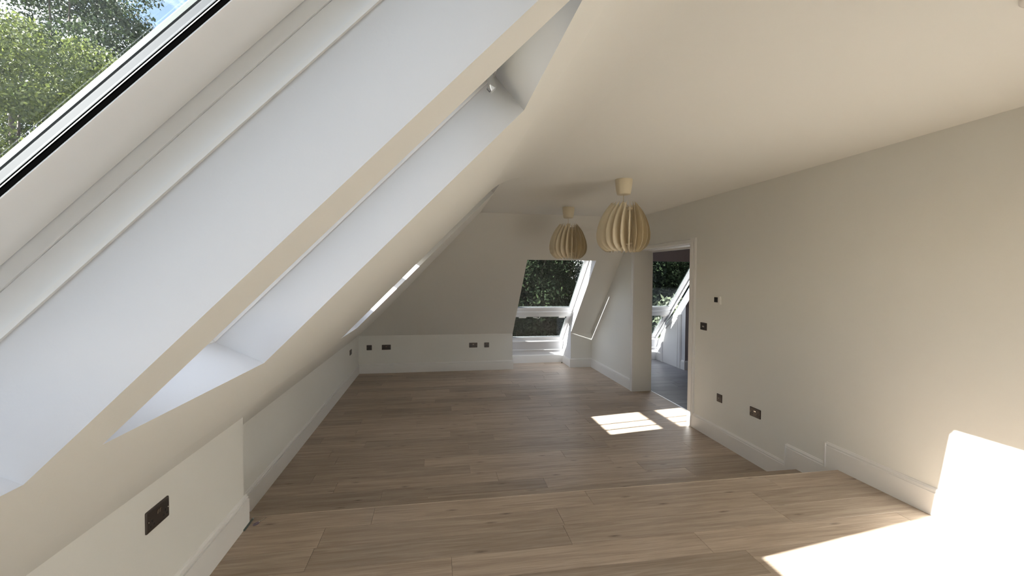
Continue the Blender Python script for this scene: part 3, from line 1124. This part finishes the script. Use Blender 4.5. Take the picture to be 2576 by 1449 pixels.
# ------------------------------------------------------------------ pendant lamps
def outline(t):            # t 0 top .. 1 bottom -> outer radius (units)
    pts = [(0, .062), (.08, .080), (.2, .101), (.35, .120), (.5, .132), (.62, .1375), (.74, .137), (.84, .130), (.93, .114), (1.0, .088)]
    for (a, ra), (b, rb) in zip(pts, pts[1:]):
        if t <= b:
            return ra + (rb - ra) * (t - a) / (b - a)
    return pts[-1][1]


def make_pendant(label):
    root = empty('pendant_lamp', loc=(0, 0, 0))
    tag(root, label, 'pendant lamp', 'cream finned pendant lamps')
    q = MB(U); q.smooth = True
    q.lathe([(.0445, 0), (.0445, -.003), (.0425, -.030), (.0380, -.062), (.0350, -.074), (.0335, -.077), (.012, -.077)], n=36)
    q.build('ceiling_cup', M_LAMP, root)
    q = MB(U)
    q.tube([(0, 0, -.075), (0, 0, -.130)], .0018, 8)
    q.build('cord', M_CORD, root)
    q = MB(U); q.smooth = True
    q.lathe([(.006, -.118), (.016, -.124), (.018, -.170), (.014, -.178)], n=20)
    q.build('lamp_holder', M_LAMP, root)
    zt, H = -.120, .255
    nr = 28
    for zz, rr in ((zt - .030, .050), (zt - H + .045, .055)):
        q = MB(U)
        for k in range(nr):
            a0, a1 = 2 * math.pi * k / nr, 2 * math.pi * (k + 1) / nr
            for r0, r1, za, zb in ((rr, rr, zz, zz - .006), (rr - .004, rr - .004, zz, zz - .006)):
                q.face([(r0 * math.cos(a0), r0 * math.sin(a0), za), (r0 * math.cos(a1), r0 * math.sin(a1), za), (r0 * math.cos(a1), r0 * math.sin(a1), zb), (r0 * math.cos(a0), r0 * math.sin(a0), zb)])
        for a in (0, math.pi / 2, math.pi, 1.5 * math.pi):
            q.tube([(0, 0, zz - .003), (rr * math.cos(a), rr * math.sin(a), zz - .003)], .0016, 6)
        q.build('ring_support', M_LAMP, root)
    NFIN = 22
    NZ = 18
    beta = math.radians(-36)
    q = MB(U)
    q.smooth = True
    rows = {1: [], -1: []}
    th_ = .0007
    for i in range(NZ + 1):
        t = i / NZ
        ro = outline(t)
        z = zt - H * t
        cx, cy = .060, 0.0                       # foot of the fin on the inner ring
        dx, dy = math.cos(beta), math.sin(beta)
        # length so that |foot + l d| = ro
        bb = cx * dx
        l1 = -bb + math.sqrt(max(bb * bb - cx * cx + ro * ro, 0))
        inner = .030 * math.sin(math.pi * min(1, max(0, (t - .02) / .98)))   # hollow inner edge
        l0 = min(max(.004, inner * .5), l1 * .5)
        if t > .9:
            l0 = l0 + (l1 - l0) * (t - .9) * 6.5 * .8
        if t < .1:
            l0 = l0 + (l1 - l0) * (.1 - t) * 5
        nx, ny = -dy, dx
        bend = .006 * math.sin(math.pi * t)
        for s_ in (1, -1):
            rows[s_].append([q.pt((cx + dx * l + nx * (s_ * th_ + b2), cy + dy * l + ny * (s_ * th_ + b2), z)) for l, b2 in ((l0, 0), ((l0 + l1) / 2, bend), (l1, 0))])
    for i in range(NZ):
        for s_ in (1, -1):
            a, b = rows[s_][i], rows[s_][i + 1]
            for k in range(2):
                q.fidx([a[k], a[k + 1], b[k + 1], b[k]])
        q.fidx([rows[1][i][2], rows[-1][i][2], rows[-1][i + 1][2], rows[1][i + 1][2]])
        q.fidx([rows[1][i][0], rows[-1][i][0], rows[-1][i + 1][0], rows[1][i + 1][0]])
    for k in range(2):
        q.fidx([rows[1][0][k], rows[1][0][k + 1], rows[-1][0][k + 1], rows[-1][0][k]])
        q.fidx([rows[1][-1][k], rows[1][-1][k + 1], rows[-1][-1][k + 1], rows[-1][-1][k]])
    fin = q.build('shade_fin', M_LAMP, root)
    for k in range(NFIN):
        f = fin if k == 0 else fin.copy()
        if k:
            COL.objects.link(f); f.parent = root
        f.rotation_euler = (0, 0, 2 * math.pi * k / NFIN)
    return root


p1 = make_pendant('larger-looking cream finned pendant lamp, the one nearer the camera')
p1.location = (.960 * U, 2.169 * U, C * U)
p2 = copy_tree(p1)
p2.location = (.952 * U, 3.119 * U, C * U)
p2.rotation_euler = (0, 0, .1)
p2['label'] = 'smaller-looking cream finned pendant lamp, farther away, above the far window'

# ------------------------------------------------------------------ small things on the floors
q = MB(U)
z0 = ST
q.prism([(0, 0), (.0042, 0), (.0036, .0035), (0, .0045)], (-.6035, 1.494, z0), (-.6030, 1.560, z0 + .001), (1, 0, 0), (0, 0, 1))
ms = empty('metal_strip', loc=(0, 0, 0))
q.build('strip', M_STRIPDK, ms)
q = MB(U); q.lathe([(.0032, 0), (.0032, .0022)], (-.6005, 1.561, z0 + .0035), 10)
q.build('round_end', M_STEEL, ms)
tag(ms, 'short dark metal strip lying against the end of the near left skirting', 'metal strip')

ky = empty('small_key', Matrix.Translation(Vector((-.580, 1.531, ST)) * U) @ Matrix.Rotation(math.radians(62), 4, 'Z') @ Matrix.Scale(1.2, 4))
tag(ky, 'small steel tool with a flat oval grip on the raised floor beside the step edge', 'key')
q = MB()
el = [(.017 * math.cos(a), .010 * math.sin(a)) for a in [2 * math.pi * k / 18 for k in range(18)]]
hl = [(.003 * math.cos(a) - .006, .003 * math.sin(a)) for a in [2 * math.pi * k / 18 for k in range(18)]]
zl, zh = .001, .0035
a = [q.pt((x, y, zh)) for x, y in el]; b = [q.pt((x, y, zh)) for x, y in hl]
c = [q.pt((x, y, zl)) for x, y in el]; d = [q.pt((x, y, zl)) for x, y in hl]
for k in range(18):
    r = (k + 1) % 18
    q.fidx([a[k], a[r], b[r], b[k]]); q.fidx([c[r], c[k], d[k], d[r]])
    q.fidx([c[k], c[r], a[r], a[k]]); q.fidx([b[k], b[r], d[r], d[k]])
q.build('grip', M_HANDLE, ky)
q = MB(); q.smooth = True
q.tube([(.015, 0, .0028), (.026, 0, .003)], [.0032, .0024], 8)
q.tube([(.024, 0, .0026), (.060, 0, .0022)], .0011, 8)
q.build('shaft', M_CHROME, ky)

q = MB()
q.box((-.012, -.008, 0), (.012, .008, .008)); q.box((-.004, -.004, .008), (.006, .004, .022))
o = q.build('floor_bracket', M_DARK, loc=(1.425 * U, 4.872 * U, 0))
tag(o, 'tiny black bracket on the floor in the corner of the window recess', 'bracket')


# ------------------------------------------------------------------ outside
def foliage(centers, radii, n, size, seed, flat=0.8, clump=0.0):
    """many small folded leaves on ellipsoid clumps -> vertex/face arrays"""
    g = np.random.default_rng(seed)
    centers = np.array(centers, float); radii = np.array(radii, float)
    wts = radii ** 2; wts = wts / wts.sum()
    idx = g.choice(len(centers), n, p=wts)
    d = g.normal(size=(n, 3)); d /= np.linalg.norm(d, axis=1)[:, None]
    rr = radii[idx] * (g.random(n) ** .45)
    P = centers[idx] + d * rr[:, None] * np.array([1, 1, flat])
    ax = g.normal(size=(n, 3)); ax /= np.linalg.norm(ax, axis=1)[:, None]
    ax[:, 2] -= .35
    ax /= np.linalg.norm(ax, axis=1)[:, None]
    nr = g.normal(size=(n, 3)) * .9 + np.array([0, 0, .7])
    sd = np.cross(ax, nr); sd /= (np.linalg.norm(sd, axis=1)[:, None] + 1e-9)
    up_ = np.cross(sd, ax)
    s = size * (0.6 + .8 * g.random(n))[:, None]
    v0 = P; v1 = P + ax * s * .45 + sd * s * .26 + up_ * s * .06
    v2 = P + ax * s; v3 = P + ax * s * .45 - sd * s * .26 + up_ * s * .06
    V = np.stack([v0, v1, v2, v3], 1).reshape(-1, 3)
    F = np.arange(4 * n).reshape(-1, 4)
    return V, F


def fol_obj(name, V, F, m, parent):
    me = bpy.data.meshes.new(name)
    me.vertices.add(len(V)); me.vertices.foreach_set('co', V.ravel())
    me.loops.add(F.size); me.loops.foreach_set('vertex_index', F.ravel())
    me.polygons.add(len(F))
    me.polygons.foreach_set('loop_start', np.arange(0, F.size, 4))
    me.update(calc_edges=True)
    me.materials.append(m)
    o = bpy.data.objects.new(name, me); COL.objects.link(o); o.parent = parent
    o['kind'] = 'stuff'
    return o


def tree(name, label, base, height, crown_c, crown_r, nclump, clump_r, nleaf, leaf, m, seed, flat=.8, trunk_r=.22, inner=0):
    g = random.Random(seed)
    root = empty(name, loc=base)
    tag(root, label, 'tree')
    q = MB(); q.smooth = True
    top = Vector((crown_c[0], crown_c[1], crown_c[2] + crown_r[2] * .4))
    q.tube([(0, 0, -.3), (top.x * .2 + .05, top.y * .2, top.z * .35), (top.x * .6, top.y * .6 + .1, top.z * .7), top], [trunk_r, trunk_r * .75, trunk_r * .45, trunk_r * .12], 10)
    q.build('trunk', M_BARK, root)
    cs, rs = [], []
    for k in range(nclump):
        while True:
            p = Vector((g.uniform(-1, 1), g.uniform(-1, 1), g.uniform(-1, 1)))
            if .25 < p.length < 1:
                break
        c = Vector((crown_c[0] + p.x * crown_r[0], crown_c[1] + p.y * crown_r[1], crown_c[2] + p.z * crown_r[2]))
        cs.append(tuple(c)); rs.append(clump_r * g.uniform(.6, 1.25))
        if k % 3 == 0 and k < 42:
            q = MB()
            s0 = Vector((crown_c[0] * .5, crown_c[1] * .5, max(crown_c[2] - crown_r[2] * .7, top.z * .35)))
            mid = (s0 + c) / 2 + Vector((0, 0, .25))
            q.tube([s0, mid, c], [trunk_r * .22, trunk_r * .13, .012], 6)
            q.build('branch', M_BARK, root)
    V, F = foliage(cs, rs, nleaf, leaf, seed, flat)
    if inner:
        gg = np.random.default_rng(seed + 5)
        dd = gg.normal(size=(60, 3)); dd /= np.linalg.norm(dd, axis=1)[:, None]
        cc = np.array(crown_c) + dd * (gg.random((60, 1)) ** .4) * np.array(crown_r) * .8
        V2, F2 = foliage(cc, [.7] * 60, inner, leaf * 2.2, seed + 900, 1.0)
        F = np.vstack([F, F2 + len(V)]); V = np.vstack([V, V2])
    fol_obj('foliage', V, F, m, root)
    return root


q = MB()
q.box((-70, -60, -3.3), (70, 90, -3.0))
gr = q.build('ground', M_GRASS); struct(gr, 'lawn around the house')
tree('broadleaf_tree', 'sunlit yellow-green broadleaf tree behind the nearest roof window', (-8.3, 10.3, -3), 9, (0, 0, 7.0), (3.3, 3.0, 3.1), 170, .55, 150000, .066, M_LEAF, 21, .6)
tree('dark_tree', 'taller dark green tree rising behind the sunlit tree', (-12.0, 16.6, -3), 14, (0, 0, 10.5), (3.6, 3.2, 4.8), 150, .75, 90000, .11, M_LEAFD, 22, .7, .3)
EVER = ((3.0, 15.2, 31, 'dark evergreen straight outside the far window'), (7.3, 15.4, 32, 'dark evergreen outside the doorway window'),
        (11.6, 15.2, 33, 'dark evergreen farthest right outside'), (-1.3, 15.6, 34, 'dark evergreen outside left of the far window'),
        (5.2, 19.9, 36, 'evergreen in the back row, behind the gap right of the far window'), (9.6, 20.1, 37, 'evergreen in the back row, behind the gap seen through the doorway'),
        (13.6, 22.6, 39, 'evergreen in the back row, farthest right outside'),
        (.9, 20.0, 38, 'evergreen in the back row, left of the far window'))
for x, y, s_, lab in EVER:
    tree('evergreen_tree', lab, (x, y, -3), 9, (0, 0, 4.2), (1.75, 1.3, 4.1), 190, .5, 60000, .07, M_CONIF, s_, .9, .2, 18000)
lb = empty('laurel_bush', loc=(6.9, 10.9, -3))
tag(lb, 'pale-leaved laurel bush outside the window of the second room', 'bush')
q = MB(); q.smooth = True
for k in range(5):
    q.tube([(0, 0, -.2), (.3 * math.cos(k * 1.3), .3 * math.sin(k * 1.3), 1.5), (.8 * math.cos(k * 1.3), .6 * math.sin(k * 1.3), 3)], [.06, .04, .015], 6)
q.build('stem', M_BARK, lb)
cs = [(random.uniform(-1.1, 1.1), random.uniform(-.8, .8), random.uniform(.6, 4.0)) for _ in range(40)]
V, F = foliage(cs, [.5] * 40, 9000, .17, 41, .9)
fol_obj('foliage', V, F, M_LAUREL, lb)
